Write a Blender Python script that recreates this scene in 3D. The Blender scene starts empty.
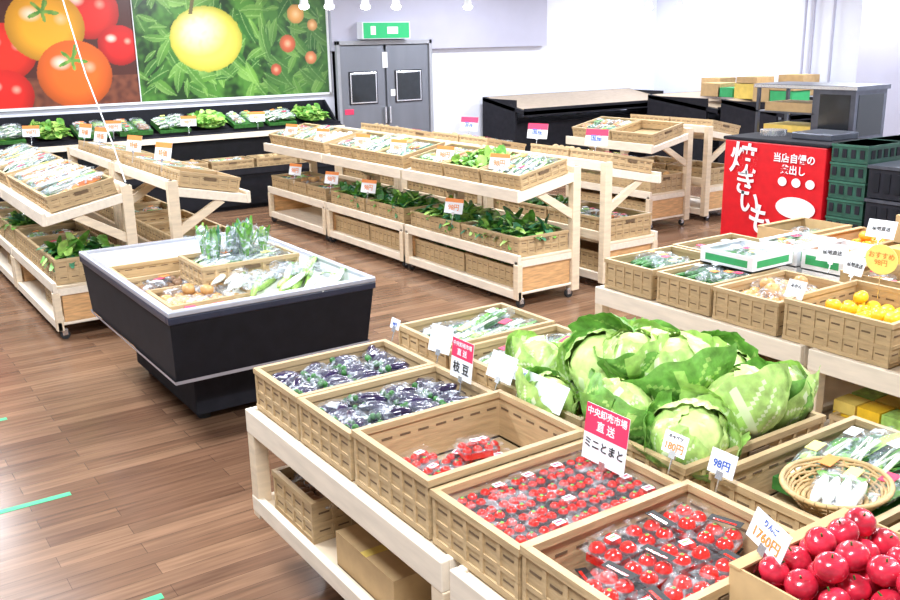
import bpy, math, random
from mathutils import Vector, Matrix, noise
sc=bpy.context.scene
random.seed(7)
V=Vector
# ------------------------------------------------------------------ materials
def newmat(name):
    m=bpy.data.materials.new(name); m.use_nodes=True
    nt=m.node_tree; b=nt.nodes['Principled BSDF']; return m,nt,b
def M(name,col,rough=.5,var=.15,scale=12,metal=0,bump=0,emit=0,spec=.5,stretch=None,sss=0,coat=0):
    m,nt,b=newmat(name)
    tc=nt.nodes.new('ShaderNodeTexCoord'); mp=nt.nodes.new('ShaderNodeMapping')
    nt.links.new(tc.outputs['Object'],mp.inputs[0])
    if stretch: mp.inputs['Scale'].default_value=stretch
    n=nt.nodes.new('ShaderNodeTexNoise'); n.inputs['Scale'].default_value=scale; n.inputs['Detail'].default_value=3
    nt.links.new(mp.outputs[0],n.inputs['Vector'])
    r=nt.nodes.new('ShaderNodeValToRGB'); nt.links.new(n.outputs['Fac'],r.inputs[0])
    r.color_ramp.elements[0].position=.3; r.color_ramp.elements[1].position=.7
    r.color_ramp.elements[0].color=[max(0,c*(1-var)) for c in col]+[1]
    r.color_ramp.elements[1].color=[min(1,c*(1+var)) for c in col]+[1]
    nt.links.new(r.outputs[0],b.inputs['Base Color'])
    b.inputs['Roughness'].default_value=rough; b.inputs['Metallic'].default_value=metal
    b.inputs['Specular IOR Level'].default_value=spec
    if coat: b.inputs['Coat Weight'].default_value=coat
    if bump:
        bp=nt.nodes.new('ShaderNodeBump'); bp.inputs['Strength'].default_value=bump; bp.inputs['Distance'].default_value=.01
        nt.links.new(n.outputs['Fac'],bp.inputs['Height']); nt.links.new(bp.outputs[0],b.inputs['Normal'])
    if emit:
        b.inputs['Emission Color'].default_value=list(col)+[1]; b.inputs['Emission Strength'].default_value=emit
    return m
def plastic(name,dens=.25,tint=(.9,.95,1),sc_=26):
    m=bpy.data.materials.new(name); m.use_nodes=True; nt=m.node_tree; nt.nodes.clear()
    o=nt.nodes.new('ShaderNodeOutputMaterial'); mx=nt.nodes.new('ShaderNodeMixShader')
    t=nt.nodes.new('ShaderNodeBsdfTransparent'); p=nt.nodes.new('ShaderNodeBsdfPrincipled')
    p.inputs['Base Color'].default_value=list(tint)+[1]; p.inputs['Roughness'].default_value=.08
    p.inputs['Specular IOR Level'].default_value=1
    n=nt.nodes.new('ShaderNodeTexNoise'); n.inputs['Scale'].default_value=sc_; n.inputs['Detail'].default_value=4; n.inputs['Distortion'].default_value=1.2
    tc=nt.nodes.new('ShaderNodeTexCoord'); nt.links.new(tc.outputs['Object'],n.inputs['Vector'])
    r=nt.nodes.new('ShaderNodeMapRange'); r.inputs[1].default_value=.52; r.inputs[2].default_value=.70
    r.inputs[3].default_value=dens*.4; r.inputs[4].default_value=min(.85,dens*4)  # thresholded noise makes pale, denser streaks, painted highlights on the film
    nt.links.new(n.outputs['Fac'],r.inputs[0]); nt.links.new(r.outputs[0],mx.inputs[0])
    bp=nt.nodes.new('ShaderNodeBump'); bp.inputs['Strength'].default_value=1; bp.inputs['Distance'].default_value=.02
    nt.links.new(n.outputs['Fac'],bp.inputs['Height']); nt.links.new(bp.outputs[0],p.inputs['Normal'])
    nt.links.new(t.outputs[0],mx.inputs[1]); nt.links.new(p.outputs[0],mx.inputs[2]); nt.links.new(mx.outputs[0],o.inputs[0])
    return m
PINE=M('pine_pale',(.78,.64,.46),.55,.10,6,stretch=(1,1,6))
PINEY=M('pine_rail',(.84,.74,.60),.55,.08,5,stretch=(6,1,6))
PINEN=M('pine_natural',(.66,.38,.17),.5,.22,5,stretch=(2,2,14))
CRATE=M('crate_tan',(.50,.355,.19),.5,.14,9,stretch=(1,1,8),bump=.2)
CRATED=M('crate_slot_dark',(.15,.095,.05),.8,.1)
CARD=M('cardboard',(.52,.35,.17),.8,.08,15)
CARDY=M('cardboard_yellow',(.75,.55,.12),.7,.1)
BLACK=M('black_laminate',(.009,.010,.015),.6,.2,spec=.25)
BLACKM=M('black_matte',(.016,.016,.022),.8,.2,spec=.25)
STEEL=M('steel_trim',(.75,.77,.8),.25,.05,metal=.9)
WHITE=M('white_enamel',(.80,.83,.88),.3,.03)
PAPER=M('paper_white',(.84,.86,.90),.6,.03)
PINK=M('print_magenta',(.75,.04,.12),.5,.05)
ORANGEP=M('print_orange',(.88,.28,.06),.5,.05)
INK=M('ink_black',(.02,.02,.02),.6,.05)
INKB=M('ink_blue',(.03,.1,.45),.6,.05)
YEL=M('print_yellow',(.95,.85,.25),.5,.05)
RUB=M('rubber',(.02,.02,.02),.8,.1)
PLA=plastic('clear_bag',.20,(.85,.92,1))
PLB=plastic('clear_bag_cool',.22,(.80,.90,1))
PLC=plastic('clear_clamshell',.05,(.95,.97,1),16)
G1=M('leaf_green',(.13,.36,.05),.4,.45,25)
G2=M('leaf_dark',(.035,.16,.03),.4,.4,25)
G3=M('leaf_light',(.38,.62,.14),.4,.3,25)
G4=M('leaf_bluegreen',(.06,.24,.12),.4,.4,25)
CAB1=M('cabbage_light',(.58,.76,.26),.4,.18,30,bump=.35)
CAB2=M('cabbage_outer',(.19,.43,.08),.4,.35,26,bump=.5)
CAB4=M('cabbage_mid',(.42,.65,.17),.4,.28,26,bump=.45)
CAB3=M('cabbage_vein',(.72,.84,.50),.4,.1,12)
STEM=M('stem_white',(.78,.84,.66),.4,.1)
EGG=M('eggplant_skin',(.022,.014,.06),.12,.3,8,coat=.8)
RED=M('tomato_red',(.72,.016,.010),.13,.2,10,coat=.6)
APR=M('apple_red',(.56,.02,.045),.22,.5,22,coat=.5)
LEM=M('lemon_yellow',(.92,.55,.03),.35,.12,20)
ORA=M('orange_skin',(.92,.36,.03),.4,.12,20)
ONI=M('onion_skin',(.62,.36,.14),.35,.25,10)
POT=M('potato_skin',(.52,.38,.2),.7,.2,10)
RAD=M('radish_white',(.80,.82,.76),.35,.06,10)
CAR=M('carrot_orange',(.85,.25,.04),.4,.15,20)
MUSH=M('mushroom_brown',(.30,.17,.09),.6,.3,10)
WICK=M('wicker',(.56,.38,.17),.6,.25,30)
# ------------------------------------------------------------------ mesh builder
class MB:
    def __init__(s): s.v=[];s.f=[];s.m=[];s.sm=[];s.mats=[]
    def mi(s,m):
        if m not in s.mats: s.mats.append(m)
        return s.mats.index(m)
    def add(s,vs,fs,m,smooth=False):
        o=len(s.v); s.v+=[tuple(x) for x in vs]
        k=s.mi(m)
        for f in fs: s.f.append([i+o for i in f]); s.m.append(k); s.sm.append(smooth)
    def hexa(s,p,m): # 8 pts: bottom 4 ccw, top 4 ccw
        s.add(p,[(3,2,1,0),(4,5,6,7),(0,1,5,4),(1,2,6,5),(2,3,7,6),(3,0,4,7)],m)
    def box(s,x0,x1,y0,y1,z0,z1,m,T=None):
        p=[V(q) for q in [(x0,y0,z0),(x1,y0,z0),(x1,y1,z0),(x0,y1,z0),(x0,y0,z1),(x1,y0,z1),(x1,y1,z1),(x0,y1,z1)]]
        if T: p=[T@q for q in p]
        s.hexa(p,m)
    def ell(s,c,r,m,T=None,nu=12,nv=8,fn=None):
        vs=[];c=V(c)
        for i in range(nv+1):
            a=math.pi*i/nv
            for j in range(nu):
                b=2*math.pi*j/nu
                q=V((math.sin(a)*math.cos(b),math.sin(a)*math.sin(b),math.cos(a)))
                k=fn(q) if fn else 1
                q=V((q.x*r[0]*k,q.y*r[1]*k,q.z*r[2]*k))
                if T: q=T@q
                vs.append(c+q)
        fs=[]
        for i in range(nv):
            for j in range(nu):
                fs.append((i*nu+j,(i+1)*nu+j,(i+1)*nu+(j+1)%nu,i*nu+(j+1)%nu))
        s.add(vs,fs,m,True)
    def cyl(s,a,b,r0,r1,m,n=10,cap=True):
        a=V(a);b=V(b);d=(b-a).normalized(); u=d.orthogonal().normalized(); w=d.cross(u)
        vs=[a+(u*math.cos(2*math.pi*i/n)+w*math.sin(2*math.pi*i/n))*r0 for i in range(n)]
        vs+=[b+(u*math.cos(2*math.pi*i/n)+w*math.sin(2*math.pi*i/n))*r1 for i in range(n)]
        s.add(vs,[(i,(i+1)%n,n+(i+1)%n,n+i) for i in range(n)],m,True)
        if cap: s.add(vs,[tuple(range(n-1,-1,-1)),tuple(range(n,2*n))],m)
    def tube(s,pts,r,m,n=6):
        for a,b in zip(pts[:-1],pts[1:]): s.cyl(a,b,r,r,m,n,False)
    def leaf(s,base,d,L,W,bend,m,up=V((0,0,1)),rib=None,n=5,wav=.15):
        base=V(base);d=V(d).normalized(); side=d.cross(up)
        if side.length<.05: side=V((1,0,0))
        side.normalize(); nrm=side.cross(d); ph=random.random()*6
        vs=[];p=base.copy();dd=d.copy()
        for i in range(n+1):
            t=i/n; w=W*(math.sin(math.pi*min(1,.12+t*.80))**.7)*.5
            e=math.sin(ph+t*9)*wav*w
            vs+= [p-side*w+nrm*(w*.35+e),p,p+side*w+nrm*(w*.35-e)]
            dd=(dd-V((0,0,1))*bend/n).normalized(); p=p+dd*L/n
        fs=[]
        for i in range(n):
            a=i*3; fs+=[(a,a+1,a+4,a+3),(a+1,a+2,a+5,a+4)]
        s.add(vs,fs,m,True)
    def mesh(s,name):
        me=bpy.data.meshes.new(name); me.from_pydata(s.v,[],s.f)
        for m in s.mats: me.materials.append(m)
        me.polygons.foreach_set('material_index',s.m); me.polygons.foreach_set('use_smooth',s.sm); me.update(); return me
    def obj(s,name,loc=(0,0,0),rot=(0,0,0)): return put(name,s.mesh(name),loc,rot)
def put(name,me,loc=(0,0,0),rot=(0,0,0),parent=None):
    o=bpy.data.objects.new(name,me); sc.collection.objects.link(o); o.location=loc; o.rotation_euler=rot
    if parent: o.parent=parent
    return o
def bevel(o,w=.004):
    b=o.modifiers.new('bev','BEVEL'); b.width=w; b.segments=2; b.limit_method='ANGLE'
R=random.uniform
def rotm(x=0,y=0,z=0): return Matrix.Rotation(z,3,'Z')@Matrix.Rotation(y,3,'Y')@Matrix.Rotation(x,3,'X')
# ------------------------------------------------------------------ crate
_c={}
def crate_mesh(w,d,h):
    k=(round(w,3),round(d,3),round(h,3))
    if k in _c: return _c[k]
    b=MB(); X=w/2;Y=d/2
    b.box(-X+.01,X-.01,-Y+.01,Y-.01,0,.012,CRATE)
    for s in (-1,1):
        for ax in (0,1):
            A=X if ax==0 else Y; Ln=Y if ax==0 else X
            def bx(t0,t1,l0,l1,z0,z1,m):
                a0,a1=sorted((s*(A-t0),s*(A-t1)))
                if ax==0: b.box(a0,a1,l0,l1,z0,z1,m)
                else: b.box(l0,l1,a0,a1,z0,z1,m)
            e=0 if ax==0 else .001
            bx(.008,.016,-Ln+.01,Ln-.01,.0,h-.01,CRATE)
            bx(0+e,.022,-Ln+e,Ln-e,h-.022,h+e*.5,CRATE)
            bx(.002+e,.016,-Ln+.004,Ln-.004,0+e,.02,CRATE)
            bx(.004,.012,-Ln+.006,Ln-.006,h*.40,h*.48,CRATE)
            n=max(3,int(2*Ln/.075)); 
            for i in range(n+1):
                c=-Ln+.014+(2*Ln-.028)*i/n
                bx(.003,.012,c-.007,c+.007,.018,h-.02,CRATE)
                if i<n:
                    c2=c+(2*Ln-.028)/n/2; q=(2*Ln)/n*.27
                    bx(.0065,.012,c2-q,c2+q,h*.67,h*.71,CRATED)
                    bx(.0065,.012,c2-q,c2+q,h*.25,h*.28,CRATED)
                    bx(.015,.0175,c2-q,c2+q,h*.67,h*.71,CRATED)
            if ax==1: bx(-.0005,.010,-.05,.05,h-.05,h-.028,CRATED)
    _c[k]=b.mesh('crate'); return _c[k]
# ------------------------------------------------------------------ produce fills
def label(b,c,T,sx=.03,sy=.02):
    T4=Matrix.Translation(c)@T.to_4x4()
    b.box(-sx,sx,-sy,sy,0,.002,random.choice((PAPER,YEL,PINK,PAPER,ORANGEP)),T4)
def f_greens(b,w,d,z,h,mats=(G1,G2),n=None,L=.12,W=.055):
    n=n or int(w*d*1500)
    b.ell((0,0,z*.5),(w*.47,d*.47,z*.5),mats[1],nu=16)
    for i in range(n):
        x=R(-.46,.46)*w;y=R(-.46,.46)*d
        dr=V((R(-1,1),R(-1,1),R(-.05,.55)))
        b.leaf((x*.9-dr.x*.03,y*.9-dr.y*.03,z*.7+R(0,.35)*z),dr,L*R(.6,1.15),W*R(.7,1.3),R(.3,1.3),random.choice(mats),n=4)
def f_bagged(b,w,d,z,h,mats=(G1,G2,G1,G3),stem=STEM):
    b.box(-w*.45,w*.45,-d*.45,d*.45,z*.1,z*.45,G2)
    n=max(3,int(d/.085))
    for i in range(n):
        for r in range(2):
            y=(-.42+.84*(i+.5)/n)*d; x0=(-.42 if r==0 else .02)*w
            tilt=R(.08,.22); yaw=R(-.25,.25); zz=z*.45+R(0,.03)+r*.01
            Ld=w*.46; mm=random.choice(mats)
            for k in range(12):
                b.leaf((x0,y+R(-.02,.02),zz+R(0,.02)),(math.cos(yaw),math.sin(yaw)+R(-.2,.2),tilt+R(-.1,.15)),Ld*R(.75,1.05),.045*R(.6,1.2),R(.1,.5),random.choice((mm,random.choice(mats))),n=4)
            for k in range(5):
                b.cyl((x0-.01,y+R(-.025,.025),zz+.015),(x0+Ld*.5,y+R(-.02,.02),zz+.035+tilt*Ld*.4),.005,.004,stem,5)
            T=rotm(0,-tilt*.8,yaw)
            b.ell((x0+Ld*.5,y,zz+.025+tilt*Ld*.35),(Ld*.54,.042,.032),PLB,T,12,8,lambda q:1+.12*noise.noise(q*3+V((i,r,0))))
            if random.random()<.6: label(b,V((x0+Ld*R(.3,.7),y,zz+.062+tilt*Ld*.35)),T)
def f_egg(b,w,d,z,h):
    b.box(-w*.45,w*.45,-d*.45,d*.45,z*.1,z*.5,EGG)
    for gx in range(4):
        for gy in range(4):
            cx=(-.36+.24*gx)*w;cy=(-.36+.24*gy)*d; zz=z*.66+R(0,.02); yaw=R(-.8,.8)
            for k in range(3):
                T=rotm(0,R(-.25,.25),yaw+R(-.3,.3))
                c=V((cx+R(-.01,.01),cy+(k-1)*.03,zz+R(0,.025)))
                b.ell(c,(.058,.019,.019),EGG,T,10,8,lambda q:1.12 if q.x>0 else .9)
                b.ell(c+T@V((-.055,0,0)),(.012,.014,.014),G2,T,8,5)
            b.ell((cx,cy,zz+.012),(.078,.05,.03),PLA,rotm(0,0,yaw),12,8,lambda q:1+.25*noise.noise(q*4+V((gx,gy,0))))
def f_round(b,w,d,z,h,mat,r=.035,stem=None,heap=.35,jit=.15):
    nx=max(2,int((w-.03)/(2*r)));ny=max(2,int((d-.03)/(2*r)))
    for lay in range(2):
        for i in range(nx-lay):
            for j in range(ny-lay):
                if lay and random.random()>heap: continue
                x=(i-(nx-1-lay)/2)*2*r; y=(j-(ny-1-lay)/2)*2*r
                rr=r*R(.92,1.02)
                c=V((x+R(-jit,jit)*r,y+R(-jit,jit)*r,z-r*.7+lay*r*1.35))
                T=rotm(R(-.5,.5),R(-.5,.5),R(0,3))
                b.ell(c,(rr,rr,rr*.88),mat,T,14,10,lambda q:1-.18*max(0,abs(q.z)-.8)/.2)
                if stem: 
                    b.cyl(c+T@V((0,0,rr*.6)),c+T@V((0,.004,rr*.98)),.003,.002,stem,5)
    b.box(-w*.46,w*.46,-d*.46,d*.46,z*.05,max(.02,z-r*1.9),mat)
def f_lemon(b,w,d,z,h): f_round(b,w,d,z*.75,h,LEM,.037)
def f_orange(b,w,d,z,h): f_round(b,w,d,z,h,ORA,.038,G2)
def f_onion(b,w,d,z,h): 
    f_round(b,w,d,z*.9,h,ONI,.04,ONI)
    for i in range(5): b.ell((R(-.3,.3)*w,(-.38+.19*i)*d,z*.95),(.12,.06,.03),PLA,rotm(0,0,R(-.6,.6)))
def f_potato(b,w,d,z,h): f_round(b,w,d,z*.8,h,POT,.036)
def f_long(b,w,d,z,h,mat,r=.014,L=.2,n=None,top=None):
    n=n or int(d/(r*2)*4)
    b.box(-w*.45,w*.45,-d*.45,d*.45,z*.1,z*.5,mat)
    for i in range(n):
        x=R(-.2,.2)*w;y=R(-.42,.42)*d; T=rotm(0,R(-.12,.12),R(-.25,.25))
        c=V((x,y,z*.55+R(0,.5)*z*.8)); b.ell(c,(L/2*R(.85,1.1),r,r),mat,T,8,8)
        if top: b.ell(c+T@V((L*.48,0,0)),(.02,r*.5,r*.5),top,T,6,4)
def f_cuke(b,w,d,z,h):
    f_long(b,w,d,z,h,G2,.015,min(.24,w*.7))
    for i in range(6):
        T=rotm(0,0,R(-.2,.2)); c=V((R(-.15,.15)*w,(-.38+.15*i)*d,z)); b.ell(c,(.13,.035,.03),PLA,T); label(b,c+V((0,0,.03)),T,.02,.02)
def f_carrot(b,w,d,z,h):
    f_long(b,w,d,z,h,CAR,.018,.2,top=G1)
    for i in range(4): b.ell((R(-.15,.15)*w,(-.36+.24*i)*d,z),(.13,.05,.03),PLA,rotm(0,0,R(-.2,.2)))
def f_mush(b,w,d,z,h):
    f_round(b,w,d,z*.8,h,MUSH,.025)
    for i in range(6):
        T=rotm(0,0,R(-.5,.5)); c=V((R(-.3,.3)*w,(-.4+.16*i)*d,z*.9)); b.ell(c,(.09,.05,.03),PLA,T); label(b,c+V((0,0,.03)),T)
def f_mix(b,w,d,z,h):
    b.box(-w*.46,w*.46,-d*.46,d*.46,z*.1,z*.6,G2)
    n=max(3,int(d/.1)); nx=max(2,int(w/.17))
    for i in range(nx):
        for j in range(n):
            cx=(-.5+(i+.5)/nx)*w*.92; cy=(-.5+(j+.5)/n)*d*.92; mat=random.choice((G1,G2,G3,G3,RAD,G1,CAR,MUSH,G4)); yaw=R(-.4,.4)
            for k in range(7):
                T=rotm(0,R(-.1,.1),yaw+R(-.2,.2)); b.ell((cx+R(-.01,.01),cy+R(-.03,.03),z*.65+R(0,.035)),(.07,.013,.013),mat,T,7,6)
            T=rotm(0,0,yaw); b.ell((cx,cy,z*.65+.02),(.09,.05,.035),PLB,T,12,8,lambda q:1+.15*noise.noise(q*3+V((i,j,0))))
            if random.random()<.5: label(b,V((cx,cy,z*.65+.056)),T,.025,.018)
def f_leek(b,w,d,z,h): f_longbag(b,w,d,z,h)
def f_longbag(b,w,d,z,h):
    b.box(-w*.46,w*.46,-d*.46,d*.46,z*.1,z*.6,G2)
    n=int(d/.07)
    for i in range(n):
        y=(-.46+.92*(i+.5)/n)*d; yaw=R(-.3,.3); mat=random.choice((G1,G3,RAD,G4,STEM,RAD,CAR,G2)); zz=z*.75+R(0,.05)
        for k in range(6):
            T=rotm(0,R(-.14,-.02),yaw+R(-.06,.06)); b.ell((0,y+R(-.02,.02),zz+R(0,.02)),(w*.46,.010,.010),mat,T,7,8)
        if mat not in (CAR,RAD):
            for k in range(6): b.leaf((w*.15,y,zz+.02),(1,yaw+R(-.2,.2),.15),w*.3,.03,.3,random.choice((G1,G3,G4)),n=4)
        T=rotm(0,-.08,yaw); b.ell((0,y,zz+.015),(w*.52,.036,.028),PLB,T,12,8,lambda q:1+.15*noise.noise(q*3+V((i,0,0))))
        label(b,V((R(-.2,.1)*w,y,zz+.045)),T,R(.03,.08),.018)
FILL={'greens':('leafy_greens',lambda b,w,d,z,h:f_greens(b,w,d,z,h)),
 'lettuce':('lettuce',lambda b,w,d,z,h:f_greens(b,w,d,z,h,(G3,G1),None,.10,.08)),
 'spinach':('spinach_bunches',lambda b,w,d,z,h:f_greens(b,w,d,z*1.15,h,(G1,G1,G4,G3,G2,G1),int(w*d*1800),.17,.065)),
 'bagged':('bagged_greens',f_bagged),'egg':('bagged_eggplants',f_egg),'lemon':('lemons',f_lemon),'orange':('oranges',f_orange),
 'onion':('bagged_onions',f_onion),'potato':('potatoes',f_potato),'cuke':('cucumbers',f_cuke),'carrot':('carrots',f_carrot),
 'mush':('mushroom_packs',f_mush),'mix':('mixed_vegetable_packs',f_mix),'longbag':('bagged_long_vegetables',f_longbag),
 'white':('bagged_turnips',lambda b,w,d,z,h:(f_round(b,w,d,z*.8,h,RAD,.03),[b.ell((R(-.3,.3)*w,(-.4+.16*i)*d,z*.9),(.1,.05,.035),PLA,rotm(0,0,R(-.5,.5))) for i in range(6)]))}
_f={}
def crate_at(x,y,z,w=.6,d=.4,h=.165,fill=None,rot=(0,0,0),lvl=.8):
    put('produce_crate',crate_mesh(w,d,h),(x,y,z),rot)
    if fill: fill_at(fill,x,y,z,w,d,h,rot,lvl)
def fill_at(fill,x,y,z,w,d,h,rot=(0,0,0),lvl=.8):
    k=(fill,round(w,2),round(d,2),random.randint(0,1))
    if k not in _f:
        b=MB(); FILL[fill][1](b,w-.05,d-.05,h*lvl,h); _f[k]=b.mesh(FILL[fill][0])
    o=put(FILL[fill][0],_f[k],(x,y,z),rot); o.location+=Matrix.Rotation(rot[1],3,'Y')@V((0,0,.012))
# ------------------------------------------------------------------ room
def simple_plane(name,pts,m):
    b=MB(); b.add(pts,[tuple(range(len(pts)))],m); return b.obj(name)
fm,nt,bs=newmat('wood_floor')
tc=nt.nodes.new('ShaderNodeTexCoord'); mp=nt.nodes.new('ShaderNodeMapping'); nt.links.new(tc.outputs['Object'],mp.inputs[0])
br=nt.nodes.new('ShaderNodeTexBrick'); nt.links.new(mp.outputs[0],br.inputs[0])
br.offset=.37; br.inputs['Scale'].default_value=1; br.inputs['Brick Width'].default_value=.9; br.inputs['Row Height'].default_value=.10
br.inputs['Mortar Size'].default_value=.0012; br.inputs['Color1'].default_value=(.265,.15,.088,1); br.inputs['Color2'].default_value=(.14,.072,.042,1); br.inputs['Mortar'].default_value=(.07,.04,.025,1)
n1=nt.nodes.new('ShaderNodeTexNoise'); mp2=nt.nodes.new('ShaderNodeMapping'); mp2.inputs['Scale'].default_value=(1.2,18,1)
nt.links.new(tc.outputs['Object'],mp2.inputs[0]); nt.links.new(mp2.outputs[0],n1.inputs['Vector']); n1.inputs['Scale'].default_value=2; n1.inputs['Detail'].default_value=5
mx=nt.nodes.new('ShaderNodeMixRGB'); mx.blend_type='OVERLAY'; mx.inputs[0].default_value=.7
nt.links.new(br.outputs['Color'],mx.inputs[1]); nt.links.new(n1.outputs['Fac'],mx.inputs[2]); nt.links.new(mx.outputs[0],bs.inputs['Base Color'])
bs.inputs['Roughness'].default_value=.23
simple_plane('floor',[(-5,-2,0),(13.2,-2,0),(13.2,12.6,0),(-5,12.6,0)],fm)
WALL=M('wall_paint',(.76,.78,.88),.6,.02,3)
WALL2=M('wall_paint_grey',(.46,.46,.57),.6,.03,3)
b=MB(); b.box(-5,13.3,12.6,12.7,0,3.2,WALL); b.obj('wall_back')
b=MB(); b.box(13.2,13.3,-2,12.6,0,3.2,WALL); b.obj('wall_right')
b=MB(); b.box(-5,13.3,-2,12.7,3.2,3.25,M('ceiling_paint',(.78,.78,.82),.7,.02)); b.obj('ceiling')
b=MB(); b.box(-5,6.4,12.57,12.6,0,.1,BLACKM); b.box(8.3,13.2,12.57,12.6,0,.1,BLACKM); b.obj('baseboard_back')
b=MB(); b.box(6.46,10.5,12.5,12.6,1.98,3.2,WALL2); b.obj('trim_1')
b=MB(); b.box(12.3,13.2,6.7,7.9,0,3.2,WALL2); b.obj('structural_column')
b=MB(); 
for y in (8.9,9.25,9.4): b.cyl((13.14,y,0),(13.14,y,3.2),.02,.02,WALL2,10)
b.obj('wall_pipes')
# poster
def clampf(x): return max(0,min(1,x))
def mixc(a,c,t): return tuple(a[i]*(1-t)+c[i]*t for i in range(3))
fr=[(3.12,2.55,.38,(.78,.02,.012),0),(3.46,2.12,.27,(.62,.012,.01),0),(2.1,2.07,.36,(.8,.025,.01),0),(2.04,1.56,.33,(.7,.015,.01),0),(2.6,2.36,.46,(.93,.42,.02),1),(2.88,1.78,.45,(.88,.15,.015),1),(1.3,2.0,.4,(.8,.05,.02),1),(1.4,2.6,.35,(.9,.45,.05),0)]
_rs=random.Random(3); lv=[(_rs.uniform(3.7,6.4),_rs.uniform(1.4,3.0),_rs.uniform(0,3.14),_rs.uniform(.1,.26)) for _ in range(170)]
def paint(x,z):
    nz=noise.noise(V((x*3,z*3,1)));nf=noise.noise(V((x*14,z*14,4)))
    if x<3.66:
        c=(.07,.015,.01) if z>1.75 else mixc((.20,.06,.03),(.10,.025,.015),clampf(.5+nf))
        for fx,fz,r,col,st in fr:
            dx=(x-fx)/r;dz=(z-fz)/(r*.92); q=math.hypot(dx,dz)
            if q<1:
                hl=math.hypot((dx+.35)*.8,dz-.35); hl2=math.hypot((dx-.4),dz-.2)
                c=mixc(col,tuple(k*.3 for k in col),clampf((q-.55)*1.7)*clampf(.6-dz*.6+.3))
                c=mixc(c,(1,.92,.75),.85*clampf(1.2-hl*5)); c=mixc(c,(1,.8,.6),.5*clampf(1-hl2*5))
                a=math.atan2(dz-.42,dx+.05); sq=math.hypot(dx+.05,(dz-.42)*1.4)
                if st:
                    lim=.10+.34*abs(math.cos(a*2.5+.4))**4
                    if sq<lim: c=mixc((.06,.26,.03),(.25,.45,.08),clampf(.5+nf))
                    if abs(dx+.05-(dz-.42)*.3)<.035 and 0<dz-.42<.45: c=(.12,.3,.05)
        return c
    t=clampf(.5+1.4*nz+.6*nf); c=mixc((.006,.035,.006),(.07,.22,.03),t)
    for k,(fx_,fz_,an,ln) in enumerate(lv):
        dx=x-fx_;dz=z-fz_
        if abs(dx)>.3 or abs(dz)>.3: continue
        u=dx*math.cos(an)+dz*math.sin(an); w=-dx*math.sin(an)+dz*math.cos(an); w+=.4*u*u
        if abs(u)<ln and abs(w)<.3*ln*(1-(u/ln)**2):
            g=((k*37)%10)/10; cc=mixc((.02,.12,.015),(.22,.46,.07),g*clampf(.7+nz)); cc=mixc(cc,(.4,.62,.2),clampf(w*9)*g); cc=mixc(cc,(.45,.65,.25),.5 if abs(w)<.005 else 0); c=mixc(c,cc,.85)
    if x>5.45:
        c=mixc(c,(.03,.10,.03),.35)
        for fx,fz,r,col in [(5.8,2.1,.12,(.55,.12,.05)),(6.15,1.9,.09,(.6,.2,.08)),(5.95,2.5,.13,(.7,.35,.1)),(5.6,1.75,.08,(.5,.1,.05)),(6.2,2.35,.08,(.6,.3,.1))]:
            q=math.hypot(x-fx,z-fz)/r
            if q<1: c=mixc(mixc(col,(1,.8,.5),.5*clampf(1-q*1.8)),(.1,.05,.02),clampf(q-.6))
    for fx,fz,r in [(4.62,2.18,.50),]:
        dx=(x-fx)/r;dz=(z-fz)/(r*.85);q=math.hypot(dx,dz)+.03*nf
        if q<1: c=mixc(mixc((.80,.66,.10),(1,.96,.6),clampf(1-math.hypot(dx+.2,dz-.3)*1.2)),(.33,.32,.03),clampf((q-.65)*2.4)); c=mixc(c,(.6,.6,.1),.25*clampf(nf*2))
    if abs(x-4.35-.25*(z-2.2))<.025 and z>2.5: c=(.12,.1,.03)
    return c
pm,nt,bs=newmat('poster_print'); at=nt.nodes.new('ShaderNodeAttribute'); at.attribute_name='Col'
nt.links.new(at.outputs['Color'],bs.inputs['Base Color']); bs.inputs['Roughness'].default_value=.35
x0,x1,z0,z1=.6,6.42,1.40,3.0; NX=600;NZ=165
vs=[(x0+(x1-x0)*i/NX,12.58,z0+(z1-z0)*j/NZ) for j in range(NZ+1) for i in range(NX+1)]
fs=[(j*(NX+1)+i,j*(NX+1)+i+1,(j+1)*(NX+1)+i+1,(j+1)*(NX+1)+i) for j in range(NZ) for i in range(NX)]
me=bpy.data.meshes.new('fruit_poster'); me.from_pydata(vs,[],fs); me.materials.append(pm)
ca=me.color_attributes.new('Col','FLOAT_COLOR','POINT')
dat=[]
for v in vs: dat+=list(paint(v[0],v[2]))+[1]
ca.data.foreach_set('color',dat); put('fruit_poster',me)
b=MB(); b.box(3.655,3.665,12.56,12.6,1.38,3.05,PAPER); b.box(.6,6.44,12.56,12.6,1.37,1.40,PAPER); b.box(6.42,6.45,12.56,12.6,1.37,3.05,PAPER); b.obj('trim_2')
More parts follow.
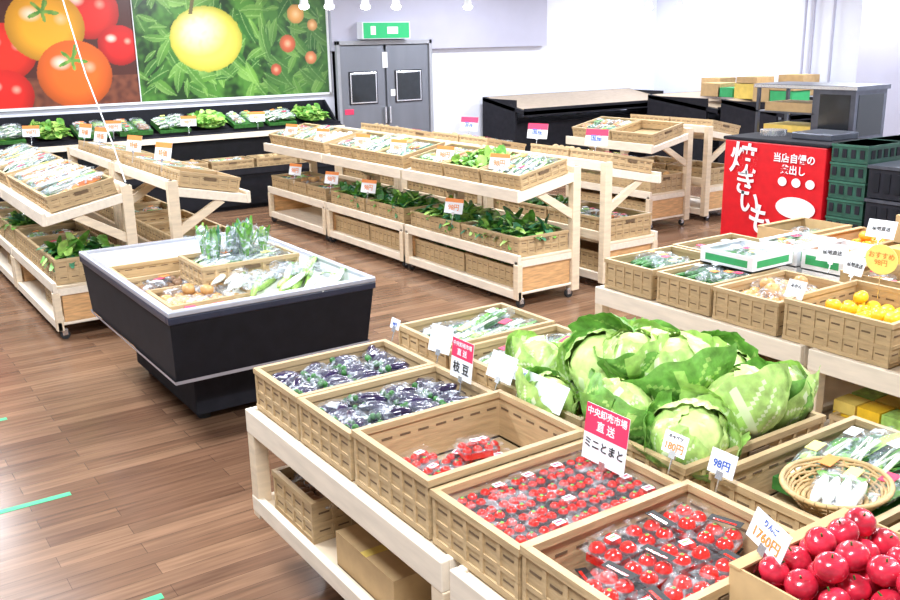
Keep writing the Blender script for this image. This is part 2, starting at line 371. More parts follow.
# ------------------------------------------------------------------ text
def txt(body,size,mat,M4,name='lettering',parent=None,line=1.0,align='CENTER',fat=.012):
    c=bpy.data.curves.new(name,'FONT'); c.body=body; c.size=size; c.align_x=align; c.align_y='CENTER'; c.space_line=line; c.extrude=.0004; c.offset=size*fat
    c.materials.append(mat); o=bpy.data.objects.new(name,c); sc.collection.objects.link(o)
    if parent: o.parent=parent
    o.matrix_local=M4; return o
FX=Matrix(((0,0,-1,0),(-1,0,0,0),(0,1,0,0),(0,0,0,1)))
def card(x,y,z,w,h,lines=(),tilt=.15,yaw=0,band=None,name='price_card',stick=.06,clip=True,mat=None,roll=0):
    b=MB(); b.box(-w/2,w/2,0,h,-.002,0,mat or PAPER)
    if band: b.box(-w/2,w/2,h*band[1],h*band[2],0,.0008,band[0])
    if clip: b.cyl((0,.0,-.004),(0,-stick,-.004),.003,.003,STEEL,6); b.box(-.012,.012,-.012,.012,-.006,.002,STEEL)
    o=b.obj(name); o.matrix_world=Matrix.Translation((x,y,z))@Matrix.Rotation(yaw,4,'Z')@FX@Matrix.Rotation(roll,4,'Z')@Matrix.Rotation(-tilt,4,'X')
    for (s,sz,ly,mt) in lines: txt(s,sz,mt,Matrix.Translation((0,ly,.002)),parent=o)
    return o
# ------------------------------------------------------------------ door, exit sign
DG=M('door_steel',(.22,.235,.27),.38,.08,4,metal=.55,stretch=(1,1,.15)); GL=M('dark_glass',(.02,.025,.03),.1,.1)
b=MB(); b.box(6.5,8.15,12.5,12.595,0,2.12,DG)
for xx in (6.55,7.34): b.box(xx,xx+.75,12.47,12.5,.01,2.05,DG)
for xx in (6.93,7.72):
    b.box(xx-.24,xx+.24,12.455,12.47,1.2,1.68,BLACKM); b.box(xx-.225,xx+.225,12.45,12.46,1.215,1.665,STEEL); b.box(xx-.205,xx+.205,12.445,12.455,1.235,1.645,GL)
for xx in (7.28,7.36): b.box(xx-.015,xx+.015,12.42,12.47,.9,1.15,STEEL)
b.box(6.5,6.55,12.44,12.595,0,2.12,M('frame_grey',(.35,.36,.4),.5,.05)); b.box(8.1,8.15,12.44,12.595,0,2.12,b.mats[-1]); b.box(6.5,8.15,12.44,12.595,2.06,2.12,b.mats[-1])
b.box(6.6,6.75,12.462,12.47,1.06,1.14,PINK); b.box(7.4,7.55,12.462,12.47,1.3,1.4,PAPER); b.box(7.27,7.36,12.46,12.47,1.72,1.95,PAPER)
b.box(6.55,7.3,12.46,12.47,.02,.5,STEEL); b.box(7.34,8.09,12.46,12.47,.02,.5,STEEL)
bevel(b.obj('door_1'),.01)
b=MB(); b.box(6.88,7.7,12.34,12.5,2.14,2.38,WHITE); b.box(6.9,7.68,12.335,12.345,2.15,2.37,M('exit_green',(.01,.38,.13),.4,.03,emit=.35)); b.box(7.30,7.48,12.33,12.337,2.21,2.31,M('exit_white',(.8,1,.85),.4,.02,emit=.5))
b.box(7.02,7.1,12.33,12.337,2.20,2.32,b.mats[-1]); b.obj('exit_sign')
# ------------------------------------------------------------------ racks
def rack(X0,Y0,Y1,s=1):
    b=MB(); L=Y1-Y0
    def bx(x0,x1,y0,y1,z0,z1,m):
        a,c=sorted((s*x0,s*x1)); b.box(a,c,y0,y1,z0,z1,m)
    bx(0,.035,0,L,.07,.14,PINEY); bx(.6,.635,.0,L,.07,.14,PINEY); bx(.035,.6,.01,L-.01,.11,.13,PINEY)
    bx(0,.03,0,L,.36,.44,PINEY); bx(.03,.6,.01,L-.01,.39,.41,PINE)
    for y in (0,L-.06,):
        bx(-.005,.045,y,y+.06,.07,.36,PINE)
        bx(.0,.63,y+.01,y+.05,.335,.39,PINEY)
        bx(.57,.65,y-.002,y+.062,.06,1.1,PINE)
        bx(.06,.56,y+.02,y+.04,.13,.335,PINEN)
        P=[(0.0,.86),(.6,.98),(.6,1.05),(0,.93)]
        b.hexa([(s*P[0][0],y+.0,P[0][1]),(s*P[1][0],y+.0,P[1][1]),(s*P[1][0],y+.055,P[1][1]),(s*P[0][0],y+.055,P[0][1]),
                (s*P[3][0],y+.0,P[3][1]),(s*P[2][0],y+.0,P[2][1]),(s*P[2][0],y+.055,P[2][1]),(s*P[3][0],y+.055,P[3][1])],PINEY)
        b.hexa([(s*.58,y+.01,.66),(s*.62,y+.01,.72),(s*.62,y+.045,.72),(s*.58,y+.045,.66),(s*.2,y+.01,.89),(s*.27,y+.01,.92),(s*.27,y+.045,.92),(s*.2,y+.045,.89)],PINE)
        for xx in (.05,.56):
            b.cyl((s*xx,y+.02,.035),(s*xx,y+.05,.035),.035,.035,RUB,12)
            b.box(s*xx-.02,s*xx+.02,y+.015,y+.055,.03,.08,STEEL)
    bx(-.012,.022,-.005,L+.005,.865,.96,PINEY)
    b.hexa([(0,0.01,.91),(s*.62,.01,1.035),(s*.62,L-.01,1.035),(0,L-.01,.91),(0,.01,.93),(s*.62,.01,1.055),(s*.62,L-.01,1.055),(0,L-.01,.93)],PINE)
    bx(.6,.64,0,L,1.02,1.1,PINEY); bx(.6,.63,.06,L-.06,.42,.5,PINE)
    o=b.obj('produce_rack',(X0,Y0,0)); bevel(o,.004)
TH=math.atan2(.125,.62)
def rack_fill(X0,Y0,Y1,top,mid,low,s=1,hm=.19):
    def row(items,xc,z,h,dep,rot,zoff=0):
        if not items: return
        n=len(items); wd=(Y1-Y0-.06)/n
        for i,k in enumerate(items):
            if k=='-': continue
            y=Y0+.03+wd*(i+.5)
            kk=None if k=='e' else k
            crate_at(X0+s*xc,y,z,dep,wd-.02,h,kk,rot)
    row(top,.31,.998,.12,.50,(0,-s*TH,0))
    row(mid,.30,.412,hm,.52,(0,0,0))
    row(low,.33,.132,.17,.5,(0,0,0))
units=[(5.66,7.38),(7.42,9.0),(9.04,10.55)]
tops=[['bagged','lettuce','mix'],['mix','bagged','mix'],['white','bagged','mix']]
mids=[['spinach','spinach'],['spinach','spinach'],['mix','onion','mix']]
lows=[['mix','cuke'],['e','e'],[]]
for (a,c),t,m,l in zip(units,tops,mids,lows):
    rack(4.48,a,c); rack_fill(4.48,a,c,t,m,l,1,.16)
    rack(6.05,a,c,-1); rack_fill(6.05,a,c,['mix','potato','-'],['mix','greens'],['e'],-1)
for (a,c),t in zip([(7.1,8.7),(8.74,10.4)],[['longbag','longbag','longbag'],['bagged','longbag','bagged']]):
    rack(1.28,a,c); rack_fill(1.28,a,c,t,['spinach','bagged','mix'],['e','-'])
    rack(2.85,a,c,-1); rack_fill(2.85,a,c,['e','mix','mix'],['mix','e','e'],['e'],-1)
for (a,c) in [(7.2,8.6)]:
    rack(7.55,a,c); rack_fill(7.55,a,c,['e','mix'],['onion','e'],['e','e'])
    rack(9.1,a,c,-1); rack_fill(9.1,a,c,['e','carrot'],['e','e'],[],-1)
# ------------------------------------------------------------------ tables
def table(X0,X1,Y0,Y1,zt=.69):
    b=MB(); W=X1-X0;L=Y1-Y0
    for x in (0,W-.03): b.box(x,x+.03,0,L,zt-.1,zt,PINEY)
    for y in (0,L-.03): b.box(.03,W-.03,y,y+.03,zt-.1,zt,PINEY)
    n=6
    for i in range(n):
        w=(W-.06)/n; b.box(.03+i*w+.004,.03+(i+1)*w-.004,.03,L-.03,zt-.03,zt-.008,PINE)
    for x in (.032,W-.092):
        for y in (.0,L-.06): b.box(x-.03,x+.03,y-.002,y+.06,.22,zt-.1,PINE)
    for x in (.0,W-.03): b.box(x,x+.03,0,L,.24,.31,PINEY)
    for y in (0.03,L-.06): b.box(.03,W-.03,y,y+.03,.24,.31,PINEY)
    b.box(.03,W-.03,.03,L-.03,.27,.29,PINE)
    for x in (.22,W-.28):
        for y in (.2,L-.26): b.box(x,x+.06,y,y+.06,0,.27,PINE)
    bevel(b.obj('display_table',(X0,Y0,0)),.004)
table(1.26,1.95,1.94,3.36); table(1.26,1.95,.3,1.90)
table(1.99,2.74,1.94,3.5); table(1.99,2.74,.3,1.90)
ZT=.69
crate_at(1.605,3.14,ZT,.61,.4,.17,'egg'); crate_at(1.605,2.735,ZT,.61,.4,.17,'egg')
crate_at(1.605,2.29,ZT,.61,.46,.19); crate_at(1.605,1.845,ZT,.61,.41,.17); crate_at(1.6,1.42,ZT,.61,.42,.19)
crate_at(1.55,3.05,.29,.5,.36,.17,'mush'); 
def carton(x,y,z,w,d,h,mat,name='cardboard_box',open_=False,yaw=0,inner=None):
    b=MB(); t=.006
    b.box(-w/2,w/2,-d/2,d/2,0,t,mat)
    b.box(-w/2,-w/2+t,-d/2,d/2,0,h,mat); b.box(w/2-t,w/2,-d/2,d/2,0,h,mat)
    b.box(-w/2+t,w/2-t,-d/2,-d/2+t,0,h,mat); b.box(-w/2+t,w/2-t,d/2-t,d/2,0,h,mat)
    if not open_:
        b.box(-w/2,w/2,-d/2,-.002,h,h+t,mat); b.box(-w/2,w/2,.002,d/2,h,h+t,mat); b.box(-w/2-.001,w/2+.001,-.02,.02,h+t,h+t+.001,CARDY if mat is CARD else mat)
    else:
        b.box(-w/2-.002,w/2+.002,-d/2-.002,-d/2+.03,h-.004,h+.002,mat); b.box(-w/2-.002,w/2+.002,d/2-.03,d/2+.002,h-.004,h+.002,mat)
    if inner: b.box(-w/2-.001,-w/2,-d*.4,d*.4,h*.25,h*.7,inner); b.box(-w*.4,w*.4,-d/2-.001,-d/2,h*.25,h*.7,inner)
    o=b.obj(name,(x,y,z),(0,0,yaw)); return o
carton(1.56,2.5,.29,.5,.40,.13,CARD)
carton(1.5,1.5,.29,.4,.36,.2,CARD)
# tomatoes
def clam(b,c,yaw,w=.12,d=.095,h=.05,r=.0155,label=PAPER,big=False,dark=False):
    T=Matrix.Translation(c)@Matrix.Rotation(yaw,4,'Z')
    nx=max(2,round(w*.92/(2*r)));ny=max(2,round(d*.92/(2*r)))
    b.box(-w*.42,w*.42,-d*.42,d*.42,.004,h*.45,RED,T)
    for i in range(nx):
        for j in range(ny):
            q=T@V(((i-(nx-1)/2)*w*.95/nx+R(-.002,.002),(j-(ny-1)/2)*d*.95/ny+R(-.002,.002),h*.5+R(0,.004)))
            b.ell(q,(r,r,r),RED,None,10,7)
            if random.random()<.35: b.ell(q+V((0,0,r*.93)),(.007,.007,.002),G1,None,6,3)
    W=w/2;D=d/2
    b.box(-W-.004,W+.004,-D-.004,D+.004,h*.6,h*.6+.002,PLC,T)
    p=[(-W,-D,h*.62),(W,-D,h*.62),(W,D,h*.62),(-W,D,h*.62),(-W*.85,-D*.85,h*1.12),(W*.85,-D*.85,h*1.12),(W*.85,D*.85,h*1.12),(-W*.85,D*.85,h*1.12)]
    b.hexa([T@V(q) for q in p],PLC)
    p=[(-W*.85,-D*.85,0),(W*.85,-D*.85,0),(W*.85,D*.85,0),(-W*.85,D*.85,0),(-W,-D,h*.6),(W,-D,h*.6),(W,D,h*.6),(-W,D,h*.6)]
    b.hexa([T@V(q) for q in p],PLC)
    if dark:
        b.box(W*.35,W*.85,-D*.86,D*.86,h*1.125,h*1.14,INK,T); b.box(W*.42,W*.55,-D*.6,D*.6,h*1.141,h*1.15,RED,T)
        b.box(-W*1.01,-W*.9,-D*.7,D*.7,h*.1,h*.55,INK,T)
    if label: b.box(-.016,.016,-.012,.012,h*1.125,h*1.135,label,T); b.box(-.012,.012,-.002,.006,h*1.136,h*1.14,G1 if big else PINK,T)
b=MB()
for i in range(5):
    for j in range(4):
        for l in range(3):
            if l<2 and 0<i<4 and 0<j<3: continue
            clam(b,V((1.605+(i-2)*.112,1.845+(j-1.5)*.091,ZT+.018+l*.040)),R(-.06,.06),w=.105,d=.083,h=.05 if l==2 else .035,r=.016,label=PAPER if l==2 and random.random()<.4 else None)
b.obj('mini_tomato_packs')
b=MB()
for i in range(4):
    for j in range(3):
        for l in range(2):
            if l and (i,j) in ((0,2),(3,0)): continue
            clam(b,V((1.6+(i-1.5)*.137+R(-.008,.008),1.42+(j-1)*.125,ZT+.025+l*.075)),R(-.4,.4),w=.125,d=.105,h=.062,r=.025,label=None if (i+j)%3 else PAPER,big=True,dark=random.random()<.7)
b.obj('tomato_clamshell_packs')
b=MB()
for (x,y,z,a) in [(1.42,2.42,.02,.3),(1.5,2.30,.02,-.2),(1.38,2.28,.02,.1),(1.62,2.38,.02,.5),(1.72,2.28,.02,-.3),(1.46,2.36,.07,.2),(1.58,2.22,.02,.1),(1.66,2.33,.07,-.2),(1.80,2.2,.02,.2),(1.40,2.18,.02,0),(1.44,2.25,.07,.3),(1.74,2.40,.03,.1)]:
    clam(b,V((x,y,ZT+z)),a,w=.12,d=.09,r=.017)
b.obj('mini_tomato_packs')
# ------------------------------------------------------------------ row B
crate_at(2.36,3.29,ZT,.6,.40,.17,'bagged'); crate_at(2.36,2.90,ZT,.6,.36,.16,'bagged')
crate_at(2.36,2.45,ZT,.7,.5,.15); crate_at(2.36,1.96,ZT,.7,.46,.15)
def cabbage(b,r,seed,T0):
    b.ell((0,0,0),(r,r,r*.88),CAB1,T0,24,16,lambda q:1+.05*noise.noise(q*3+V((seed,0,0)))+.012*noise.noise(q*12))
    NL=8; NSs,NTt=24,26
    for k in range(NL):
        outer=k<4
        lon=k*2.4+seed; half=R(1.0,1.3); top=(R(.25,.75) if outer else R(.8,1.2)); flare=R(.25,.55) if outer else R(.04,.12)
        base=1.03+.03*(NL-k)*.5; sd=seed*10+k*3.1
        vs=[]
        for i in range(NSs+1):
            s=i/NSs; lat=-1.45+(1.45+top)*s
            for j in range(NTt+1):
                t=-1+2*j/NTt
                edge=abs(t)**4
                la=lat-(.35*t*t*s)+.05*math.sin(t*9+sd)*s
                lo=lon+t*half
                q=V((math.cos(la)*math.cos(lo),math.cos(la)*math.sin(lo),math.sin(la)))
                rib=.03*math.exp(-(t/.05)**2)*(1-s*.7)
                vein=.014 if (abs(((s-abs(t)*.55)*7)%1)<.14) else 0
                wv=noise.noise(V((s*3.2,t*3.2,sd)))*.10+noise.noise(V((s*9,t*9,sd)))*.055
                rad=r*(base+flare*s**3*(1 if outer else .6)+.12*edge*s*flare*3+rib+vein+wv*(.3+s))
                vs.append(T0@(V((q.x,q.y,q.z*.9))*rad))
        o=len(b.v); b.v+=[tuple(x) for x in vs]
        cm=(CAB2,CAB4,CAB2,CAB4)[k%4] if outer else (CAB4 if k==5 else CAB1)
        ka=b.mi(cm); kv=b.mi(CAB3 if k%2 or not outer else CAB4)
        for i in range(NSs):
            s=(i+.5)/NSs
            for j in range(NTt):
                t=-1+2*(j+.5)/NTt
                f=[i*(NTt+1)+j,i*(NTt+1)+j+1,(i+1)*(NTt+1)+j+1,(i+1)*(NTt+1)+j]
                isv=(abs(t)<.05+.001 and s<.92) or (((s-abs(t)*.55)*5)%1<.16 and abs(t)<.7 and s<.9)
                b.f.append([z+o for z in f]); b.m.append(kv if isv else ka); b.sm.append(True)
cabs=[(2.20,2.64,.88,.11),(2.46,2.60,.89,.12),(2.28,2.38,.93,.13),(2.56,2.38,.91,.12),(2.13,2.12,.87,.12),(2.40,2.13,.96,.135),(2.64,2.13,.88,.12),(2.17,1.86,.86,.12),(2.43,1.88,.90,.13),(2.66,1.90,.86,.115),(2.04,2.40,.84,.1),(2.64,2.64,.85,.1),(2.3,2.25,1.0,.1)]
for i,(x,y,z,r) in enumerate(cabs):
    b=MB(); cabbage(b,r*.94,i*1.7,rotm(R(-.7,.7),R(-.7,.7),R(0,6))); b.obj('cabbage',(x,y,z))
crate_at(2.38,1.42,ZT,.72,.46,.17); crate_at(2.38,.95,ZT,.72,.42,.17,'bagged')
fill_at('bagged',2.48,1.44,ZT+.03,.5,.44,.17,(0,0,0),.7)
# wicker basket
b=MB(); 
for k in range(6):
    z=.01*k; rr=.105+.008*k; 
    pts=[(math.cos(t*math.pi/16)*rr*1.25,math.sin(t*math.pi/16)*rr*.95,z+.004*math.sin(t*math.pi/2+k*math.pi)) for t in range(33)]
    b.tube(pts,.005,WICK,5)
for t in range(28):
    a=t*2*math.pi/28; b.cyl((math.cos(a)*.105*1.25,math.sin(a)*.105*.95,0),(math.cos(a)*.150*1.25,math.sin(a)*.150*.95,.055),.004,.004,WICK,5)
for k in range(6): 
    pts=[(math.cos(t*math.pi/16)*(.02+.017*k)*1.25,math.sin(t*math.pi/16)*(.02+.017*k)*.95,.0) for t in range(33)]; b.tube(pts,.008,WICK,5)
b.tube([(math.cos(t*math.pi/16)*.153*1.25,math.sin(t*math.pi/16)*.153*.95,.058) for t in range(33)],.008,WICK,6)
o=b.obj('wicker_basket',(2.24,1.38,ZT+.13),(0,.05,.3)); o.scale=(.98,.98,.9)
b=MB()
for k in range(4):
    b.ell((.0,(k-1.5)*.032,0),(.10,.017,.016),RAD,rotm(0,0,R(-.2,.2)),12,10)
    for q in range(4): b.leaf((.08,(k-1.5)*.032,0),(1,R(-.5,.5),.2),.06,.02,.5,G1,n=4)
b.ell((0,0,.005),(.12,.075,.026),PLA); b.obj('white_radishes',(2.22,1.36,ZT+.165),(0,0,.5))
# apple box
carton(1.80,.955,ZT+.04,.44,.52,.2,CARD,'apple_box',True)
b=MB(); f_round(b,.42,.50,.21,.2,APR,.038,G2,.55,.1); b.obj('red_apples',(1.80,.955,ZT+.05))
txt('JA佐波伊勢崎',.045,PINK,Matrix.Translation((1.578,1.0,ZT+.12))@FX,'box_lettering')
b=MB(); b.box(1.5,2.0,.6,1.2,.69,.73,PINEY); b.obj('riser_board')
# ------------------------------------------------------------------ signs on front table
card(1.86,2.70,.875,.135,.15,[('中央卸売市場',.020,.13,PAPER),('直 送',.028,.10,PAPER),('枝 豆',.045,.04,INK)],.12,0,(PINK,.52,1),'sign_card',.08)
card(1.79,1.86,.865,.18,.175,[('中央卸売市場',.028,.152,PAPER),('直 送',.034,.112,PAPER),('ミニとまと',.034,.053,INK)],.12,0,(PINK,.48,1),'sign_card',.09)
card(1.95,2.34,.86,.20,.10,(),.5,0,None,'sign_card'); card(1.96,2.60,.88,.15,.10,(),.4,0,None,'sign_card'); card(1.96,3.0,.88,.12,.11,(),.3,.2,None,'sign_card')
card(1.98,2.49,.9,.10,.05,[('128円',.025,.025,INKB)],.4); card(1.96,1.74,.90,.09,.065,[('180円',.03,.022,ORANGEP),('キャベツ',.014,.052,INK)],.3)
card(1.98,1.58,.89,.09,.07,[('98円',.03,.03,INKB)],.3,0,None,'price_card'); card(1.66,1.19,.95,.13,.075,[('1760円',.034,.025,ORANGEP),('りんご',.018,.058,INKB)],.3,-.3,roll=-.1)
card(1.95,3.33,.9,.07,.045,[('98円',.018,.02,INKB)],.3)
# ------------------------------------------------------------------ right tables
table(3.66,4.9,2.5,3.9); table(3.66,4.9,.9,2.46)
crate_at(3.98,3.68,ZT,.56,.38,.17,'cuke'); crate_at(3.98,3.27,ZT,.56,.38,.17,'cuke'); crate_at(3.98,2.86,ZT,.58,.40,.17,'onion')
crate_at(3.98,2.36,ZT,.58,.55,.2,'lemon'); crate_at(3.98,1.78,ZT,.58,.5,.17,'orange')
crate_at(4.56,3.7,ZT,.55,.38,.17,'mix'); crate_at(4.56,1.75,ZT,.55,.4,.17,'orange')
GB=M('carton_green_print',(.04,.38,.13),.6,.1)
carton(4.22,3.28,.865,.34,.36,.085,PAPER,'vegetable_carton',True,inner=GB); fill_at('cuke',4.22,3.28,.865,.3,.32,.07,(0,0,0),.5)
for (x,y,z,o_) in [(4.68,3.28,ZT,0),(4.68,2.98,ZT,0),(4.68,3.28,ZT+.13,1),(4.68,2.99,ZT+.13,1)]:
    carton(x,y,z,.36,.26,.12,PAPER,'vegetable_carton',bool(o_),inner=GB)
fill_at('orange',4.68,2.99,ZT+.13,.34,.24,.10,(0,0,0),.8); fill_at('mix',4.68,3.28,ZT+.13,.34,.24,.10,(0,0,0),.8)
for (x,y,z,w,d,h,m,o_,f) in [(4.55,2.62,ZT,.36,.34,.2,CARD,1,'mush'),(4.6,2.22,ZT,.36,.36,.2,CARD,0,None),(4.6,2.22,ZT+.21,.34,.32,.14,CARD,1,'orange'),(4.82,2.62,ZT+.01,.16,.3,.26,CARDY,0,None)]:
    carton(x,y,z,w,d,h,m,'cardboard_box',bool(o_))
    if f: fill_at(f,x,y,z,w,d,h-.02)
b=MB(); 
n=32; vs=[(math.cos(2*math.pi*i/n)*.085,math.sin(2*math.pi*i/n)*.075,0) for i in range(n)]; vs2=[(x,y,-.003) for x,y,z in vs]
b.add(vs+vs2,[tuple(range(n)),tuple(range(2*n-1,n-1,-1))]+[(i,n+i,n+(i+1)%n,(i+1)%n) for i in range(n)],YEL); b.cyl((0,-.07,-.004),(0,-.2,-.004),.003,.003,STEEL,6)
o=b.obj('round_sign'); o.matrix_world=Matrix.Translation((4.25,2.50,1.02))@FX
txt('おすすめ\n98円',.035,ORANGEP,Matrix.Translation((0,0,.001)),parent=o)
card(4.28,2.25,.9,.12,.2,[('レモン',.03,.13,INK),('100円',.035,.05,ORANGEP)],.1,0,(GB,.85,1)); card(3.75,2.63,.88,.1,.09,[('みかん',.02,.06,INK)],.4); card(3.72,2.02,.90,.1,.08,[('98円',.03,.04,ORANGEP)],.4)
for (x,y,z,w,h,ya) in [(4.35,2.84,.93,.16,.10,.2),(4.3,2.68,.90,.12,.10,-.2),(4.8,2.85,1.0,.16,.1,.1)]: card(x,y,z,w,h,[('産地直送',.026,h*.5,INK)],.35,ya)
crate_at(3.95,2.95,.29,.5,.4,.17); carton(3.95,3.4,.29,.36,.34,.12,CARDY); crate_at(3.95,2.2,.29,.5,.3,.1)
b=MB()
for i in range(3):
    for j in range(3):
        for l in range(2): b.box(-.2+.14*i,-.08+.14*i,-.18+.12*j,-.07+.12*j,.0+l*.06,.055+l*.06,(CARDY,G3,LEM)[(i+j+l)%3])
b.obj('snack_boxes',(3.96,2.2,.33)); carton(3.95,1.75,.29,.4,.34,.2,CARD)
table(4.96,5.6,1.2,3.9)
for i,k in enumerate(('mix','orange','mush','potato','onion','orange')): carton(5.27,3.65-.44*i,ZT,.46,.38,.2,CARD,'cardboard_box',True); fill_at(k,5.27,3.65-.44*i,ZT,.46,.38,.19)
carton(5.3,2.75,ZT+.22,.36,.4,.16,CARD,'cardboard_box'); carton(5.3,2.3,ZT+.22,.36,.36,.2,CARD,'cardboard_box')
# ------------------------------------------------------------------ island freezer
NAVY=M('rim_navy',(.02,.025,.05),.35,.1); RIM=M('rim_aluminium',(.50,.53,.62),.3,.05,metal=.4)
b=MB()
x0,x1,y0,y1=1.34,2.55,4.54,6.38
def ringbox(xa,xb,ya,yb,za,xc,xd,yc,yd,zb,m):
    p=[(xa,ya,za),(xb,ya,za),(xb,yb,za),(xa,yb,za),(xc,yc,zb),(xd,yc,zb),(xd,yd,zb),(xc,yd,zb)]
    b.add(p,[(0,1,5,4),(1,2,6,5),(2,3,7,6),(3,0,4,7)],m)
ringbox(x0+.03,x1-.03,y0+.07,y1-.05,.40,x0+.01,x1-.01,y0+.01,y1-.01,.735,BLACK)
b.add([(x0+.03,y0+.07,.40),(x1-.03,y0+.07,.40),(x1-.03,y1-.05,.40),(x0+.03,y1-.05,.40)],[(0,1,2,3)],BLACK)
ringbox(x0+.024,x1-.024,y0+.064,y1-.044,.385,x0+.020,x1-.020,y0+.060,y1-.040,.405,RIM)
b.box(x0+.22,x1-.22,y0+.38,y1-.30,.06,.40,BLACKM)
for xx in (x0+.3,x1-.3):
    for yy in (y0+.5,y1-.4): b.cyl((xx,yy,0),(xx,yy,.1),.04,.04,RUB)
t=.04
for (a,c,d,e) in [(x0,x1,y0,y0+t),(x0,x1,y1-t,y1),(x0,x0+t,y0+t,y1-t),(x1-t,x1,y0+t,y1-t)]:
    b.box(a,c,d,e,.77,.80,RIM); b.box(a,c,d,e,.73,.77,NAVY)
ringbox(x0+t+.05,x1-t-.05,y0+t+.05,y1-t-.05,.50,x0+t,x1-t,y0+t,y1-t,.78,WHITE)
b.add([(x0+t+.05,y0+t+.05,.56),(x1-t-.05,y0+t+.05,.56),(x1-t-.05,y1-t-.05,.56),(x0+t+.05,y1-t-.05,.56)],[(0,1,2,3)],WHITE)
bevel(b.obj('island_freezer'),.006)
crate_at(2.05,5.35,.72,.62,.42,.14,'bagged')
b=MB()
for k in range(12):
    cx,cy=R(-.22,.22),R(-.14,.14); ax=V((R(-.3,.3),R(-.3,.3),1))
    for q in range(9): b.leaf((cx,cy,.03),ax+V((R(-.2,.2),R(-.2,.2),0)),R(.15,.23),.035,R(0,.5),random.choice((G1,G4,G3,G1)))
    for q in range(3): b.cyl((cx+R(-.01,.01),cy,.0),V((cx,cy,0))+ax*.1,.004,.003,STEM,5)
    b.ell(V((cx,cy,.02))+ax*.1,(.05,.05,.11),PLB,rotm(-ax.y,ax.x,0),12,8,lambda q:1+.25*noise.noise(q*3+V((k,0,0))))
b.obj('bagged_greens',(2.06,5.40,.80))
crate_at(1.68,5.85,.62,.5,.42,.12); crate_at(1.70,5.08,.62,.5,.44,.12,'onion'); fill_at('mush',1.68,5.55,.6,.46,.36,.12)
b=MB()
for k in range(26):
    T=rotm(0,R(-.05,.05),.9+R(-.15,.15)); c=V((R(-.28,.28),R(-.3,.3),R(.03,.10)))
    b.ell(c,(.19,.02,.02),RAD if k%2 else G3,T,8,8)
    for q in range(3): b.leaf(c+T@V((.15,0,0)),T@V((1,R(-.4,.4),.1)),.15,.03,.4,random.choice((G1,G3)),n=4)
for k in range(9): b.ell((R(-.25,.25),R(-.3,.3),.11),(.2,.05,.03),PLB,rotm(0,0,.9+R(-.2,.2)),12,8,lambda q:1+.15*noise.noise(q*4+V((k,0,0))))
b.box(-.32,.32,-.34,.34,-.12,.02,RAD); b.obj('wrapped_long_onions',(2.14,4.96,.70))
crate_at(1.62,4.75,.62,.36,.22,.1,'mush')
# ------------------------------------------------------------------ back wall refrigerated case
b=MB(); b.box(-.6,6.3,11.6,12.54,.06,.5,BLACK); b.box(-.6,6.3,11.66,12.54,0,.06,BLACKM); b.box(-.6,6.3,12.05,12.54,.5,1.02,BLACK)
b.box(-.6,6.3,11.58,11.6,.46,.54,BLACKM); b.box(-.6,6.3,11.6,12.54,.5,.515,STEEL)
b.hexa([(-.6,11.95,.93),(6.3,11.95,.93),(6.3,12.5,1.08),(-.6,12.5,1.08),(-.6,11.95,.96),(6.3,11.95,.96),(6.3,12.5,1.11),(-.6,12.5,1.11)],BLACKM)
b.box(-.6,6.3,11.93,11.95,.9,.97,PINEY); b.box(-.6,6.3,12.5,12.54,1.0,1.3,BLACK)
for x in (-.6,6.27): b.hexa([(x,11.6,0),(x+.03,11.6,0),(x+.03,12.54,0),(x,12.54,0),(x,11.62,.6),(x+.03,11.62,.6),(x+.03,12.5,1.3),(x,12.5,1.3)],BLACK)
b.obj('refrigerated_display_case')
ks=['mix','lettuce','bagged','lettuce','mix','mix','bagged','lettuce','mix','bagged','lettuce']
for i,k in enumerate(ks): fill_at(k,.9+.5*i,12.22,1.05,.5,.5,.13,(0.25,0,0))
for i in range(7): crate_at(2.0+.62*i,11.8,.515,.58,.36,.14,['mush','mix','cuke','onion','mix','potato','greens'][i])
# ------------------------------------------------------------------ black slanted stands at back
TAN=M('board_tan',(.36,.28,.20),.5,.1)
def stand(x0,x1,y0,y1,z):
    b=MB(); L=x1-x0
    for x in (0,L-.04): b.box(x0+x,x0+x+.04,y0+.25,y1,0,z+.12,BLACKM); 
    b.hexa([(x0,y0,z-.1),(x1,y0,z-.1),(x1,y1,z+.08),(x0,y1,z+.08),(x0,y0,z-.04),(x1,y0,z-.04),(x1,y1,z+.14),(x0,y1,z+.14)],BLACKM)
    b.hexa([(x0+.05,y0+.05,z-.03),(x1-.05,y0+.05,z-.03),(x1-.05,y1-.05,z+.13),(x0+.05,y1-.05,z+.13),(x0+.05,y0+.05,z-.02),(x1-.05,y0+.05,z-.02),(x1-.05,y1-.05,z+.14),(x0+.05,y1-.05,z+.14)],TAN)
    b.box(x0,x1,y0,y0+.03,z-.12,z,BLACKM); b.box(x0+.04,x1-.04,y0+.3,y1,.0,z-.25,BLACKM); b.box(x0,x1,y0+.1,y0+.14,.35,.4,BLACKM)
    b.obj('slanted_display_stand')
stand(9.15,12.45,11.4,12.5,1.06); stand(11.6,13.1,9.7,11.2,1.03); stand(11.4,12.9,8.25,9.5,1.03)
for (x,y,z,d,h,m) in [(12.1,10.15,1.16,.4,.2,CARD),(12.1,9.85,1.16,.3,.14,GB),(11.9,9.3,1.16,.45,.22,CARDY),(11.8,8.95,1.14,.3,.26,CARD),(11.8,8.6,1.13,.4,.17,GB),(11.8,8.6,1.31,.42,.1,CARD),(11.9,9.3,1.39,.4,.09,CARD),(12.4,8.9,1.2,.45,.3,CARD),(12.5,10.5,1.2,.4,.22,CARD)]:
    carton(x,y,z,.4,d-.02,h,m)
